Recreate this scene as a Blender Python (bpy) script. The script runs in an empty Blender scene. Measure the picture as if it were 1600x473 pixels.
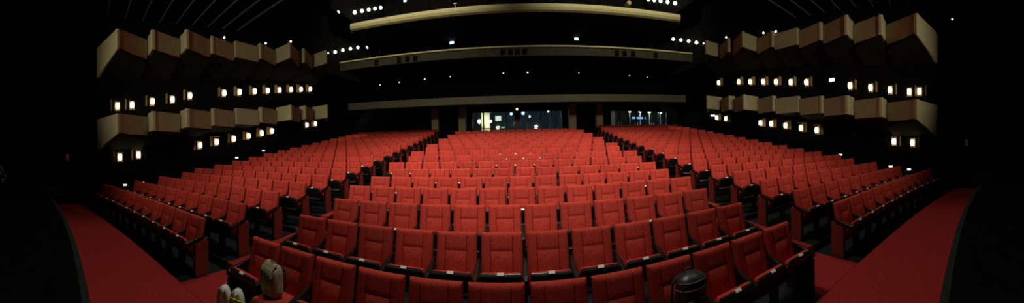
import bpy, bmesh, math, random
from mathutils import Vector, Matrix
random.seed(7)
PI = math.pi
sc = bpy.context.scene
COL = sc.collection

# ------------------------------------------------------------------ camera, world, light, exposure
sc.render.engine = 'CYCLES'
cd = bpy.data.cameras.new('camera')
cam = bpy.data.objects.new('camera', cd); COL.objects.link(cam)
cd.type = 'PANO'
cd.panorama_type = 'CENTRAL_CYLINDRICAL'
PR = 430.0                                   # cylinder radius in pixels of the 1600 x 473 frame
cd.central_cylindrical_range_u_min = -808.0 / PR
cd.central_cylindrical_range_u_max = 792.0 / PR
cd.central_cylindrical_range_v_min = -248.0 / PR
cd.central_cylindrical_range_v_max = 225.0 / PR
cd.central_cylindrical_radius = 1.0
cd.clip_start = 0.02
cd.clip_end = 200
cam.location = (-0.06, 0, 2.2)
cam.rotation_euler = (PI / 2, 0.026, 0)
sc.camera = cam

world = bpy.data.worlds.new('world'); sc.world = world
world.use_nodes = True
world.node_tree.nodes['Background'].inputs['Color'].default_value = (0.5, 0.6, 0.7, 1)
world.node_tree.nodes['Background'].inputs['Strength'].default_value = 0.0012
sc.view_settings.view_transform = 'Standard'
sc.view_settings.look = 'None'
sc.view_settings.gamma = 1.0
sc.view_settings.use_curve_mapping = False
sc.view_settings.exposure = 0.0


def spot(name, loc, target, power, angle, blend, radius, color):
    l = bpy.data.lights.new(name, 'SPOT')
    l.energy = power; l.spot_size = math.radians(angle); l.spot_blend = blend
    l.shadow_soft_size = radius; l.color = color
    o = bpy.data.objects.new(name, l); COL.objects.link(o)
    o.location = loc
    o.rotation_euler = (Vector(target) - Vector(loc)).to_track_quat('-Z', 'Y').to_euler()
    return o


WARM = (1.0, 0.84, 0.62)
HOUSE = (1.0, 0.90, 0.76)
spot('house_spot', (0, 4.5, 12.6), (0, 4.9, 0.0), 1450, 112, 1.0, 0.5, HOUSE)
spot('house_spot', (-7.0, 3.2, 12.0), (-7.2, 3.6, 0.0), 540, 100, 1.0, 0.5, HOUSE)
spot('house_spot', (7.0, 3.2, 12.0), (7.2, 3.6, 0.0), 430, 100, 1.0, 0.5, HOUSE)
spot('house_spot', (0, 9.0, 13.0), (0, 10.2, 1.0), 1900, 84, 1.0, 0.5, HOUSE)
spot('row_fill_spot', (0, -3.0, 10.0), (0, 11.0, 1.4), 4900, 57, 1.0, 0.4, HOUSE)  # three added fill spots that brighten the farther seat rows from the front
spot('row_fill_spot', (-4.5, -3.0, 10.0), (-6.0, 10.0, 1.4), 2100, 50, 1.0, 0.4, HOUSE)
spot('row_fill_spot', (4.5, -3.0, 10.0), (6.0, 10.0, 1.4), 2100, 50, 1.0, 0.4, HOUSE)
spot('stage_work_light', (-3.4, -7.5, 5.2), (-9.9, 11.0, 5.4), 2200, 60, 1.0, 0.3, WARM)
spot('stage_work_light', (3.4, -7.5, 5.2), (9.9, 11.0, 5.4), 2200, 60, 1.0, 0.3, WARM)
spot('stage_work_light', (0, -7.5, 6.0), (0, 19.0, 4.4), 1300, 30, 1.0, 0.3, WARM)
spot('catwalk_spot', (-5.0, 8.5, 15.8), (-6.5, 16.0, 10.4), 3800, 80, 0.9, 0.4, (1.0, 0.88, 0.58))
spot('catwalk_spot', (5.0, 8.5, 15.8), (6.5, 16.0, 10.4), 3600, 80, 0.9, 0.4, (1.0, 0.88, 0.58))

# ------------------------------------------------------------------ materials
def material(name, color, rough=0.6, color2=None, scale=40.0, metallic=0.0, spec=0.5, vary=0.0, detail=3.0, sharp=0.0):
    m = bpy.data.materials.new(name); m.use_nodes = True
    nt = m.node_tree; b = nt.nodes['Principled BSDF']
    b.inputs['Roughness'].default_value = rough
    b.inputs['Metallic'].default_value = metallic
    b.inputs['Specular IOR Level'].default_value = spec
    b.inputs['Base Color'].default_value = (*color, 1)
    if color2 is not None:
        tc = nt.nodes.new('ShaderNodeTexCoord')
        nz = nt.nodes.new('ShaderNodeTexNoise')
        nz.inputs['Scale'].default_value = scale; nz.inputs['Detail'].default_value = detail
        rp = nt.nodes.new('ShaderNodeValToRGB')
        rp.color_ramp.elements[0].position = 0.30 + sharp; rp.color_ramp.elements[1].position = 0.70 - sharp
        rp.color_ramp.elements[0].color = (*color, 1); rp.color_ramp.elements[1].color = (*color2, 1)
        nt.links.new(tc.outputs['Object'], nz.inputs['Vector'])
        nt.links.new(nz.outputs['Fac'], rp.inputs['Fac'])
        out = rp.outputs['Color']
        if vary > 0:
            oi = nt.nodes.new('ShaderNodeObjectInfo')
            hs = nt.nodes.new('ShaderNodeHueSaturation')
            mr = nt.nodes.new('ShaderNodeMapRange')
            mr.inputs['To Min'].default_value = 1 - vary; mr.inputs['To Max'].default_value = 1 + vary
            nt.links.new(oi.outputs['Random'], mr.inputs['Value'])
            nt.links.new(mr.outputs['Result'], hs.inputs['Value'])
            nt.links.new(out, hs.inputs['Color'])
            out = hs.outputs['Color']
        nt.links.new(out, b.inputs['Base Color'])
    return m


def glow(name, color, strength):
    m = bpy.data.materials.new(name); m.use_nodes = True
    nt = m.node_tree; b = nt.nodes['Principled BSDF']
    b.inputs['Base Color'].default_value = (*[min(1, c) for c in color], 1)
    b.inputs['Emission Color'].default_value = (*color, 1)
    b.inputs['Emission Strength'].default_value = strength
    return m


def glass_mat(name):
    m = bpy.data.materials.new(name); m.use_nodes = True
    nt = m.node_tree
    for n in list(nt.nodes):
        if n.type == 'BSDF_PRINCIPLED': nt.nodes.remove(n)
    t = nt.nodes.new('ShaderNodeBsdfTransparent'); t.inputs['Color'].default_value = (0.86, 0.93, 0.96, 1)
    g = nt.nodes.new('ShaderNodeBsdfGlossy'); g.inputs['Roughness'].default_value = 0.03
    mx = nt.nodes.new('ShaderNodeMixShader'); mx.inputs[0].default_value = 0.015
    nt.links.new(t.outputs[0], mx.inputs[1]); nt.links.new(g.outputs[0], mx.inputs[2])
    nt.links.new(mx.outputs[0], nt.nodes['Material Output'].inputs['Surface'])
    return m


M = {
    'fabric': material('red_fabric', (0.32, 0.022, 0.016), 0.88, (0.66, 0.074, 0.047), 120, spec=0.25, vary=0.10, detail=2.0, sharp=0.08),
    'seam': material('seam_groove_shade', (0.22, 0.013, 0.011), 0.9, (0.36, 0.026, 0.021), 60, spec=0.1),  # seam lines of the backs, with groove shade put into the colour
    'carpet': material('red_carpet', (0.20, 0.014, 0.015), 0.95, (0.46, 0.040, 0.038), 60, spec=0.1),
    'panel': material('dark_red_panel', (0.17, 0.022, 0.014), 0.7, (0.24, 0.036, 0.022), 14, spec=0.3),
    'plastic': material('black_plastic', (0.012, 0.012, 0.012), 0.24, (0.018, 0.017, 0.016), 30),
    'wood': material('dark_armrest_wood', (0.010, 0.007, 0.006), 0.28, (0.016, 0.011, 0.009), 18),
    'steel': material('dull_steel', (0.55, 0.55, 0.53), 0.35, metallic=1.0),
    'black_metal': material('black_metal', (0.014, 0.014, 0.015), 0.45, (0.02, 0.02, 0.02), 20),
    'tag': material('white_tag', (0.85, 0.83, 0.78), 0.5),
    'floor': material('dark_vinyl', (0.009, 0.012, 0.012), 0.6, (0.016, 0.021, 0.021), 6, spec=0.2),
    'stage': material('stage_black', (0.004, 0.004, 0.004), 0.8, (0.007, 0.007, 0.007), 4, spec=0.0),
    'nosing': material('stage_nosing', (0.015, 0.019, 0.016), 0.8, (0.025, 0.03, 0.026), 8, spec=0.1),
    'wall': material('black_wall', (0.005, 0.005, 0.0055), 0.9, (0.009, 0.009, 0.010), 3, spec=0.05),
    'drape': material('black_drape', (0.007, 0.007, 0.008), 0.95, (0.012, 0.012, 0.013), 6, spec=0.05),
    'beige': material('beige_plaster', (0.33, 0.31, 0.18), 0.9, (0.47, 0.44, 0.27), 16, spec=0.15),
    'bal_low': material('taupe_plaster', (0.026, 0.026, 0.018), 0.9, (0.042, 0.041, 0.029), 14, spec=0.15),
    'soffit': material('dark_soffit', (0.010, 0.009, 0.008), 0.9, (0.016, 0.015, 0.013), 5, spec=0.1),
    'baffle': material('brown_baffle', (0.30, 0.21, 0.11), 0.6, (0.38, 0.27, 0.15), 12),
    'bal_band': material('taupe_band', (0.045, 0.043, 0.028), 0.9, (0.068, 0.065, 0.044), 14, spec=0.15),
    'slat': material('grey_slat', (0.05, 0.05, 0.048), 0.5, (0.09, 0.09, 0.085), 8),
    'column': material('column_plaster', (0.40, 0.35, 0.22), 0.9, (0.52, 0.45, 0.29), 12, spec=0.15),
    'lobby': material('lobby_wall', (0.10, 0.13, 0.15), 0.6, (0.14, 0.17, 0.19), 2),
    'lobby_floor': material('lobby_floor', (0.12, 0.12, 0.12), 0.3, (0.18, 0.18, 0.17), 2),
    'cream': material('lobby_cream', (0.55, 0.52, 0.38), 0.7, (0.62, 0.58, 0.44), 4),
    'glass': glass_mat('door_glass'),
    'sconce': glow('sconce_glow', (1.0, 0.86, 0.56), 5.0),
    'sconce_cool': glow('tier_lamp_glow', (1.0, 0.95, 0.84), 4.0),
    'dot': glow('downlight_glow', (0.86, 0.9, 0.9), 1.3),
    'cyan': glow('cyan_glow', (0.55, 0.85, 1.0), 2.6),
    'step': glow('step_light_glow', (1.0, 0.96, 0.85), 2.2),
    'red_led': glow('red_lamp_glow', (1.0, 0.32, 0.25), 4.0),
    'green': glow('green_sign_glow', (0.12, 0.8, 0.3), 1.1),
    'globe_warm': glow('globe_warm_glow', (1.0, 0.93, 0.55), 3.0),
    'globe_cool': glow('globe_cool_glow', (0.75, 1.0, 0.9), 2.6),
    'blue': glow('blue_lamp_glow', (0.30, 0.58, 1.0), 1.2),
    'panel_glow': glow('pale_panel_glow', (0.93, 0.95, 0.68), 0.9),
    'khaki': material('khaki_canvas', (0.22, 0.205, 0.12), 0.9, (0.52, 0.48, 0.30), 40, spec=0.2),
    'strap': material('bag_strap', (0.03, 0.03, 0.028), 0.8, (0.05, 0.05, 0.045), 30),
    'black_bag': material('black_nylon', (0.014, 0.018, 0.017), 0.38, (0.034, 0.040, 0.038), 20),
    'piping': material('grey_piping', (0.14, 0.15, 0.15), 0.5),
    'bag_plastic': material('white_plastic_film', (0.72, 0.76, 0.70), 0.35, (0.85, 0.87, 0.82), 10),
    'lime': material('lime_pack', (0.45, 0.80, 0.03), 0.4, (0.60, 0.90, 0.10), 14),
    'leaf': material('grey_green_leaf', (0.05, 0.06, 0.045), 0.6, (0.09, 0.10, 0.075), 14),
    'pot': material('dark_pot', (0.03, 0.025, 0.02), 0.6, (0.045, 0.04, 0.035), 8),
    'pale': material('pale_metal', (0.42, 0.42, 0.38), 0.4, (0.5, 0.5, 0.46), 8),
}

# ------------------------------------------------------------------ mesh helpers
class MB:
    def __init__(s): s.v = []; s.f = []
    def add(s, v, f):
        n = len(s.v); s.v += [tuple(p) for p in v]; s.f += [tuple(i + n for i in q) for q in f]; return s
    def box(s, x0, x1, y0, y1, z0, z1, mat=None):
        v = [(x0,y0,z0),(x1,y0,z0),(x1,y1,z0),(x0,y1,z0),(x0,y0,z1),(x1,y0,z1),(x1,y1,z1),(x0,y1,z1)]
        if mat is not None: v = [tuple(mat @ Vector(p)) for p in v]
        return s.add(v, [(0,3,2,1),(4,5,6,7),(0,1,5,4),(1,2,6,5),(2,3,7,6),(3,0,4,7)])
    def prism(s, poly, f0, f1):
        """polygon lifted between two functions of its points"""
        n = len(poly)
        v = [f0(p) for p in poly] + [f1(p) for p in poly]
        f = [tuple(range(n - 1, -1, -1)), tuple(range(n, 2 * n))] + [(i, (i + 1) % n, n + (i + 1) % n, n + i) for i in range(n)]
        return s.add(v, f)
    def tube(s, pts, r, n=8, taper=None):
        pts = [Vector(p) for p in pts]; rings = []
        for i, p in enumerate(pts):
            t = (pts[min(i + 1, len(pts) - 1)] - pts[max(i - 1, 0)]).normalized()
            a = t.orthogonal().normalized() if i == 0 else (rings_a - t * rings_a.dot(t)).normalized()
            rings_a = a; b = t.cross(a)
            rr = r if taper is None else r * (1 + (taper - 1) * i / (len(pts) - 1))
            rings.append([p + a * (rr * math.cos(2*PI*k/n)) + b * (rr * math.sin(2*PI*k/n)) for k in range(n)])
        v = [q for rg in rings for q in rg]; f = []
        for i in range(len(rings) - 1):
            for k in range(n):
                f.append((i*n+k, i*n+(k+1)%n, (i+1)*n+(k+1)%n, (i+1)*n+k))
        f.append(tuple(range(n - 1, -1, -1))); m = (len(rings) - 1) * n; f.append(tuple(range(m, m + n)))
        return s.add(v, f)
    def lathe(s, prof, n=20, c=(0, 0, 0), axis='z'):
        v = []; f = []
        for (r, z) in prof:
            for k in range(n):
                a = 2*PI*k/n
                p = (r*math.cos(a), r*math.sin(a), z)
                if axis == 'y': p = (p[0], p[2], p[1])
                if axis == 'x': p = (p[2], p[0], p[1])
                v.append((p[0]+c[0], p[1]+c[1], p[2]+c[2]))
        for i in range(len(prof) - 1):
            for k in range(n): f.append((i*n+k, i*n+(k+1)%n, (i+1)*n+(k+1)%n, (i+1)*n+k))
        f.append(tuple(range(n - 1, -1, -1))); m = (len(prof) - 1) * n; f.append(tuple(range(m, m + n)))
        return s.add(v, f)
    def sweep(s, rings):
        """closed rings joined one after another, capped"""
        n = len(rings[0]); v = [p for r in rings for p in r]; f = []
        for i in range(len(rings) - 1):
            for k in range(n): f.append((i*n+k, i*n+(k+1)%n, (i+1)*n+(k+1)%n, (i+1)*n+k))
        f.append(tuple(range(n - 1, -1, -1))); m = (len(rings) - 1) * n; f.append(tuple(range(m, m + n)))
        return s.add(v, f)
    def mesh(s, name, mat, bevel=0.0, smooth=False, seg=2, sub=0):
        me = bpy.data.meshes.new(name); me.from_pydata(s.v, [], s.f)
        bm = bmesh.new(); bm.from_mesh(me)
        bmesh.ops.remove_doubles(bm, verts=bm.verts, dist=1e-5)
        bmesh.ops.recalc_face_normals(bm, faces=bm.faces)
        if bevel > 0:
            eds = [e for e in bm.edges if len(e.link_faces) == 2 and e.calc_face_angle(0) > 0.6]
            bmesh.ops.bevel(bm, geom=eds, offset=bevel, segments=seg, profile=0.5, affect='EDGES', clamp_overlap=True)
        if sub:
            bmesh.ops.subdivide_edges(bm, edges=bm.edges, cuts=sub, use_grid_fill=True)
        bm.to_mesh(me); bm.free()
        if smooth:
            for p in me.polygons: p.use_smooth = True
        for m_ in (mat if isinstance(mat, list) else [mat]): me.materials.append(m_)
        return me


def link(name, me, parent=None, loc=None, rotz=None):
    o = bpy.data.objects.new(name, me); COL.objects.link(o)
    if parent is not None: o.parent = parent
    if loc is not None: o.location = loc
    if rotz is not None: o.rotation_euler = (0, 0, rotz)
    return o


def thing(name, label, cat, loc=(0, 0, 0), rotz=0.0, group=None, me=None):
    o = bpy.data.objects.new(name, me); COL.objects.link(o)
    o.location = loc; o.rotation_euler = (0, 0, rotz)
    o['label'] = label; o['category'] = cat
    if group: o['group'] = group
    return o


def struct(name, me, parent=None):
    o = link(name, me, parent)
    if parent is None: o['kind'] = 'structure'
    return o


ORD = ['', 'first', 'second', 'third', 'fourth', 'fifth', 'sixth', 'seventh', 'eighth', 'ninth', 'tenth', 'eleventh', 'twelfth',
       'thirteenth', 'fourteenth', 'fifteenth', 'sixteenth', 'seventeenth', 'eighteenth', 'nineteenth']

# ------------------------------------------------------------------ layout numbers of the house
D1, PITCH, RISE, SPACE, R1 = 2.40, 0.55, 0.135, 0.92, 33.0
CY = D1 - R1
def row_r(i): return R1 + SPACE * (i - 1)
ROW_Z = [0, .155, .285, .40, .505, .62, .75, .895, 1.04, 1.18]
def row_z(i): return ROW_Z[i - 1] if i <= 10 else 1.18 + RISE * (i - 10)
N_ROWS = 19
HALF = 11.6
BACK_Y = 20.6
REAR_Z = row_z(N_ROWS)
STAGE_Z = 0.70

# ------------------------------------------------------------------ setting: floors
def ring(mb, r0, r1, z0, z1, half, n=48, a0=None, a1=None):
    """a curved slab between two radii about the house's centre"""
    rings = []
    if a0 is None: a0, a1 = -math.asin(half / r1), math.asin(half / r1)
    for k in range(n + 1):
        a = a0 + (a1 - a0) * k / n
        s_, c_ = math.sin(a), math.cos(a)
        rings.append([(r0*s_, CY + r0*c_, z0), (r1*s_, CY + r1*c_, z0), (r1*s_, CY + r1*c_, z1), (r0*s_, CY + r0*c_, z1)])
    mb.sweep(rings)


fl = MB()
for i in range(1, N_ROWS + 1):
    half = HALF if i < 13 else 13.5
    r0, r1 = row_r(i) - 0.52, row_r(i) + 0.40
    ring(fl, r0, r1, row_z(i) - 0.30, row_z(i), half)
fl.box(-13.5, 13.5, 18.2, BACK_Y, REAR_Z - 0.30, REAR_Z - 0.001)
fl.box(-13.5, 13.5, -1.6, 1.9, -0.30, -0.004)
struct('floor', fl.mesh('floor', M['floor']))

# red carpet of the cross aisle in front, between the stage edge and the first row
def stage_edge(x): return 0.165 - x * x / 64.0
cp = MB(); n = 60; rows = []
for k in range(n + 1):
    x = -HALF + 2 * HALF * k / n
    ra = R1 - 0.54
    yb = CY + math.sqrt(ra * ra - x * x)
    ya = stage_edge(x) + 0.02
    rows.append([(x, ya, 0.0), (x, yb, 0.0), (x, yb, 0.012), (x, ya, 0.012)])
cp.sweep(rows)
t = thing('cross_aisle_carpet', 'red carpet of the flat aisle between the stage edge and the first row', 'carpet', me=cp.mesh('cross_aisle_carpet', M['carpet']))

N_CENTRE = [0, 12, 12, 12, 13, 13, 13, 14, 14, 14, 14, 14, 14, 14, 14, 14, 14, 14]
N_SIDE = [0, 11, 10, 10, 10] + [11] * 15
def side_inner(i): return 4.56 + 0.0552 * (i - 1)
for sx, nm in ((-1, 'left'), (1, 'right')):
    mb = MB()
    for i in range(1, N_ROWS + 1):
        r = row_r(i); nc = N_CENTRE[min(i, 17)]
        a_in = (nc * PITCH / 2 + (0.06 if i < 6 else 0.20)) / r
        a_out = math.asin((side_inner(i) - 0.07) / r)
        r0, r1 = r - 0.535, r + 0.40
        a0, a1 = (a_in, a_out) if sx > 0 else (-a_out, -a_in)
        rings = []
        for k in range(7):                                     # tread with its riser
            a = a0 + (a1 - a0) * k / 6; s_, c_ = math.sin(a), math.cos(a)
            P = lambda rr, z: (rr * s_, CY + rr * c_, z)
            rings.append([P(r0, row_z(max(1, i - 1)) + 0.012), P(r0 + 0.02, row_z(max(1, i - 1)) + 0.012), P(r0 + 0.02, row_z(i)), P(r1, row_z(i)), P(r1, row_z(i) + 0.014), P(r0, row_z(i) + 0.014)])
        mb.sweep(rings)
    thing('aisle_carpet', f'red carpet on the shallow steps of the aisle between the centre and {nm} seat blocks', 'carpet', me=mb.mesh('aisle_carpet', M['carpet']), group=None)

# stage
mb = MB(); pl = []
for k in range(61):
    x = -12.4 + 24.8 * k / 60; pl.append((x, stage_edge(x)))
poly = pl + [(12.4, -9.0), (-12.4, -9.0)]
mb.prism(poly, lambda p: (p[0], p[1], -0.3), lambda p: (p[0], p[1], STAGE_Z))
stage = struct('floor_stage', mb.mesh('stage', M['stage']))
mb = MB()
mb.sweep([[(x, y - 0.07, STAGE_Z), (x, y + 0.015, STAGE_Z), (x, y + 0.015, STAGE_Z + 0.012), (x, y - 0.07, STAGE_Z + 0.012)] for x, y in pl])
struct('trim_1', mb.mesh('stage_edge_trim', M['nosing']))

# ------------------------------------------------------------------ setting: walls and ceiling
TOP = 16.5
for sx, nm in ((-1, 'left'), (1, 'right')):
    mb = MB()
    X = lambda a, b: (min(sx*a, sx*b), max(sx*a, sx*b))
    mb.box(*X(HALF, HALF + 0.3), -0.95, 13.3, -0.3, TOP)
    mb.box(*X(HALF + 0.3, 13.8), 13.0, 13.3, -0.3, TOP)
    mb.box(*X(13.5, 13.8), 13.3, BACK_Y, 0.5, TOP)
    struct('wall_' + nm, mb.mesh('wall_' + nm, M['wall']))
    mb = MB()
    mb.box(*X(11.45, 11.7), 13.32, BACK_Y - 0.02, 7.2, 10.9)
    struct('wall_tier_' + nm, mb.mesh('wall_tier', M['wall']))
    mb = MB()
    mb.box(*X(10.45, 10.7), 13.5, BACK_Y - 0.02, 10.9, TOP - 0.1)
    struct('wall_gallery_' + nm, mb.mesh('wall_gallery', M['wall']))
mb = MB()
mb.box(-13.8, -3.4, BACK_Y, BACK_Y + 0.25, 1.8, 4.75)
mb.box(3.4, 7.3, BACK_Y, BACK_Y + 0.25, 1.8, 4.75)
mb.box(12.5, 13.8, BACK_Y, BACK_Y + 0.25, 1.8, 4.75)
mb.box(-13.8, 13.8, BACK_Y, BACK_Y + 0.25, 4.75, TOP)
struct('wall_back', mb.mesh('wall_back', M['wall']))
mb = MB(); mb.box(-13.8, 13.8, -9.3, BACK_Y + 0.3, TOP, TOP + 0.25)
struct('ceiling', mb.mesh('ceiling', M['wall']))
mb = MB(); mb.box(-13, 13, -9.3, -9.0, -0.3, TOP)
struct('wall_stage', mb.mesh('wall_stage', M['drape']))

# slatted side ceilings over the boxes
for sx, nm in ((-1, 'left'), (1, 'right')):
    for k in range(9):
        y = 0.9 + 0.78 * k
        z = 7.62 + 0.05 * k
        mb = MB(); mb.box(min(sx*7.6, sx*11.58), max(sx*7.6, sx*11.58), y, y + 0.035, z + 0.05, z + 0.13)
        o = struct('ceiling_slat', mb.mesh('ceiling_slat', M['slat'], 0.01))
    mb = MB(); mb.box(min(sx*7.6, sx*11.58), max(sx*7.6, sx*11.58), 0.4, 7.9, 8.36, 8.44)
    struct('ceiling_side_' + nm, mb.mesh('ceiling_side', M['wall']))

# black pleated drapes in the wings of the stage
for sx, nm in ((-1, 'left'), (1, 'right')):
    for (xa, ya, xb, yb, which) in ((11.9, -1.0, 11.9, -4.6, 'nearer the seats'), (11.9, -4.7, 11.4, -8.8, 'deeper upstage')):
        mb = MB(); rings = []; N = 90
        for k in range(N + 1):
            t_ = k / N; x = xa + (xb - xa) * t_; y = ya + (yb - ya) * t_
            off = 0.09 * math.sin(t_ * 2 * PI * 11) + 0.025 * math.sin(t_ * 61)
            xx = sx * (x + off)
            rings.append([(xx, y, STAGE_Z + 0.01), (xx + 0.02 * sx, y, STAGE_Z + 0.01), (xx + 0.02 * sx, y, 11.0), (xx, y, 11.0)])
        mb.sweep(rings)
        thing('stage_curtain', f'black pleated stage drape on the {nm} wing, {which}', 'curtain', me=mb.mesh('stage_curtain', M['drape'], smooth=False))

# ------------------------------------------------------------------ lobby behind the glass doors
LB = BACK_Y + 0.25
mb = MB(); mb.box(-9, 18, LB, 31, REAR_Z - 0.3, REAR_Z); struct('floor_lobby', mb.mesh('floor_lobby', M['lobby_floor']))
mb = MB(); mb.box(-9, 18, 31, 31.2, REAR_Z, 6.6); struct('wall_lobby', mb.mesh('wall_lobby', M['lobby']))
mb = MB(); mb.box(-9.2, -9, LB, 31, REAR_Z, 6.6); mb.box(18, 18.2, LB, 31, REAR_Z, 6.6); struct('wall_lobby_sides', mb.mesh('wall_lobby_sides', M['lobby']))
mb = MB(); mb.box(-9, 18, LB, 31, 6.6, 6.8); struct('ceiling_lobby', mb.mesh('ceiling_lobby', M['wall']))
mb = MB(); mb.box(4.6, 4.8, LB, 31, REAR_Z, 6.6); struct('wall_lobby_partition', mb.mesh('wall_lobby_partition', M['lobby']))


def glass_door(name, x0, x1, n, wide=()):
    root = bpy.data.objects.new(name, None); COL.objects.link(root); root['kind'] = 'structure'
    root.location = ((x0 + x1) / 2, BACK_Y + 0.1, REAR_Z)
    ox, oy, oz = root.location
    mb = MB(); H = 4.75 - REAR_Z; w = x1 - x0
    mb.box(-w/2, w/2, -0.05, 0.05, H - 0.10, H); mb.box(-w/2, w/2, -0.05, 0.05, 0, 0.12)
    mb.box(-w/2, w/2, -0.04, 0.04, 1.02, 1.07)
    for k in range(n + 1):
        x = -w/2 + w * k / n; h = 0.20 if k in wide else 0.045
        mb.box(max(-w/2, x - h), min(w/2, x + h), -0.05, 0.05, 0, H)
    link('door_frame', mb.mesh('door_frame', M['black_metal']), root)
    for k in range(n):
        a, b = -w/2 + w * k / n, -w/2 + w * (k + 1) / n
        mb = MB(); mb.box(a + 0.04, b - 0.04, -0.006, 0.006, 0.1, H - 0.08)
        link('glass_pane', mb.mesh('glass_pane', M['glass']), root)
        mb = MB(); xh = b - 0.12 if k % 2 == 0 else a + 0.12
        mb.tube([(xh, -0.09, 0.85), (xh, -0.09, 1.35)], 0.016)
        mb.box(xh - 0.01, xh + 0.01, -0.09, -0.0, 0.88, 0.90); mb.box(xh - 0.01, xh + 0.01, -0.09, -0.0, 1.30, 1.32)
        link('door_handle', mb.mesh('door_handle', M['steel']), root)
    return root


glass_door('door_1', -3.4, 3.4, 8, wide=(4,))
glass_door('door_2', 7.3, 12.5, 7)

def ball(r, c=(0, 0, 0), n=14, squash=1.0):
    mb = MB(); pr = [(max(1e-3, r * math.sin(PI * k / n)), -r * squash * math.cos(PI * k / n)) for k in range(n + 1)]
    mb.lathe(pr, 16, c); return mb


# globe lamps on posts beyond the second door
for k, (x, y, m, lab) in enumerate(((10.42, 24.0, 'globe_warm', 'first globe lamp on a thin post beyond the right glass doors, warm yellow'),
                                    (11.5, 24.0, 'globe_cool', 'second globe lamp beyond the right glass doors, pale and cool'),
                                    (12.62, 24.2, 'globe_warm', 'third globe lamp beyond the right glass doors, warm yellow'),
                                    (13.85, 24.2, 'globe_cool', 'last globe lamp beyond the right glass doors, nearest the side wall, cool white'))):
    r = thing('globe_lamp', lab, 'lamp', (x, y, REAR_Z), group='globe lamps in the lobby')
    mb = MB(); mb.lathe([(0.16, 0), (0.16, 0.03), (0.05, 0.07), (0.03, 0.10)], 16); link('base', mb.mesh('base', M['black_metal']), r)
    mb = MB(); mb.tube([(0, 0, 0.09), (0, 0, 2.60)], 0.028); link('pole', mb.mesh('pole', M['pale']), r)
    link('lamp_globe', ball(0.19 if k != 3 else 0.22, (0, 0, 2.74)).mesh('lamp_globe', M[m], smooth=True), r)
    l = bpy.data.lights.new('globe_light', 'POINT'); l.energy = 55; l.shadow_soft_size = 0.2
    l.color = (1, 0.92, 0.6) if m == 'globe_warm' else (0.6, 0.85, 1.0)
    lo = bpy.data.objects.new('globe_light', l); COL.objects.link(lo); lo.parent = r; lo.location = (0, -0.35, 2.74)


def lit_panel(name, label, cat, x0, x1, y, z0, z1, mat, border=0.03):
    cx, cz = (x0 + x1) / 2, z0
    r = thing(name, label, cat, (cx, y, cz)); w, h = (x1 - x0) / 2, z1 - z0
    mb = MB(); mb.box(-w - border, w + border, 0.0, 0.10, -border, h + border); link('housing', mb.mesh('housing', M['black_metal'], 0.01), r)
    mb = MB(); mb.box(-w, w, -0.02, 0.02, 0, h); link('lit_face', mb.mesh('lit_face', M[mat], 0.008), r)
    return r


lit_panel('light_panel', 'bright pale lit panel in the lobby seen through the middle glass doors', 'sign', -2.55, -1.78, 30.85, 4.85, 5.42, 'panel_glow')
lit_panel('exit_sign', 'small green lit sign low behind the middle glass doors', 'sign', -1.58, -1.22, 27.5, 3.80, 3.96, 'green')
lit_panel('blue_screen', 'dim blue lit strip in the lobby beyond the right glass doors', 'screen', 12.0, 13.6, 27.0, 4.62, 4.80, 'blue')
# cream wall block with bracket lamps
mb = MB(); mb.box(-3.55, -2.72, 27.2, 27.8, REAR_Z, 6.58); struct('pillar_lobby', mb.mesh('pillar_lobby', M['cream']))
mb = MB(); mb.box(8.4, 10.6, 28.5, 29.0, REAR_Z, 6.58); struct('pillar_lobby_side', mb.mesh('pillar_lobby_side', M['cream']))
for (x, y, z, mt, rad, lab, en, colr) in (
        (-3.72, 26.9, 4.52, 'globe_warm', 0.15, 'tall warm lobby lamp glowing behind the middle glass doors, nearest the aisle', 30, (1, .95, .65)),
        (-2.62, 26.9, 4.50, 'globe_warm', 0.16, 'warm lobby lamp beside the cream wall behind the middle glass doors', 34, (1, .95, .7)),
        (-0.56, 27.0, 5.18, 'blue', 0.15, 'blue lobby lamp just beside the central door post', 14, (.35, .6, 1)),
        (0.60, 27.0, 5.22, 'blue', 0.17, 'round blue lobby lamp past the central door post, the bigger one', 22, (.35, .6, 1)),
        (1.22, 27.0, 4.88, 'cyan', 0.12, 'small icy lobby lamp lower than the round blue one', 12, (.5, .75, 1)),
        (3.08, 27.0, 5.36, 'globe_warm', 0.10, 'tiny warm lobby lamp high behind the last middle door pane', 6, (1, .95, .7))):
    r = thing('lobby_lamp', lab, 'lamp', (x, y, z))
    mb = MB(); mb.tube([(0, 0, rad * 0.8), (0, 0, 6.6 - z)], 0.012); link('cord', mb.mesh('cord', M['black_metal']), r)
    mb = MB(); mb.lathe([(0.03, rad*1.3), (rad * 0.5, rad * 1.1), (rad * 0.55, rad * 0.75)], 16); link('lamp_cap', mb.mesh('lamp_cap', M['black_metal']), r)
    link('lamp_globe', ball(rad, squash=1.6 if x < -3.6 else 1.0).mesh('lamp_globe', M[mt], smooth=True), r)
    l = bpy.data.lights.new('lobby_light', 'POINT'); l.energy = en * 2.2; l.color = colr; l.shadow_soft_size = rad
    lo = bpy.data.objects.new('lobby_light', l); COL.objects.link(lo); lo.parent = r; lo.location = (0, -rad - 0.1, 0)
# counter and chairs' worth of furniture shapes in the lobby: one reception counter
r = thing('lobby_counter', 'low pale counter standing in the lobby behind the middle glass doors', 'counter', (0.6, 26.2, REAR_Z))
mb = MB(); mb.box(-2.6, 2.6, -0.3, 0.3, 0.08, 1.05); link('body', mb.mesh('body', M['lobby'], 0.02), r)
mb = MB(); mb.box(-2.7, 2.7, -0.38, 0.36, 1.05, 1.11); link('worktop', mb.mesh('worktop', M['cream'], 0.015), r)
mb = MB(); mb.box(-2.5, 2.5, -0.25, 0.25, 0, 0.08); link('plinth', mb.mesh('plinth', M['black_metal']), r)
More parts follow.
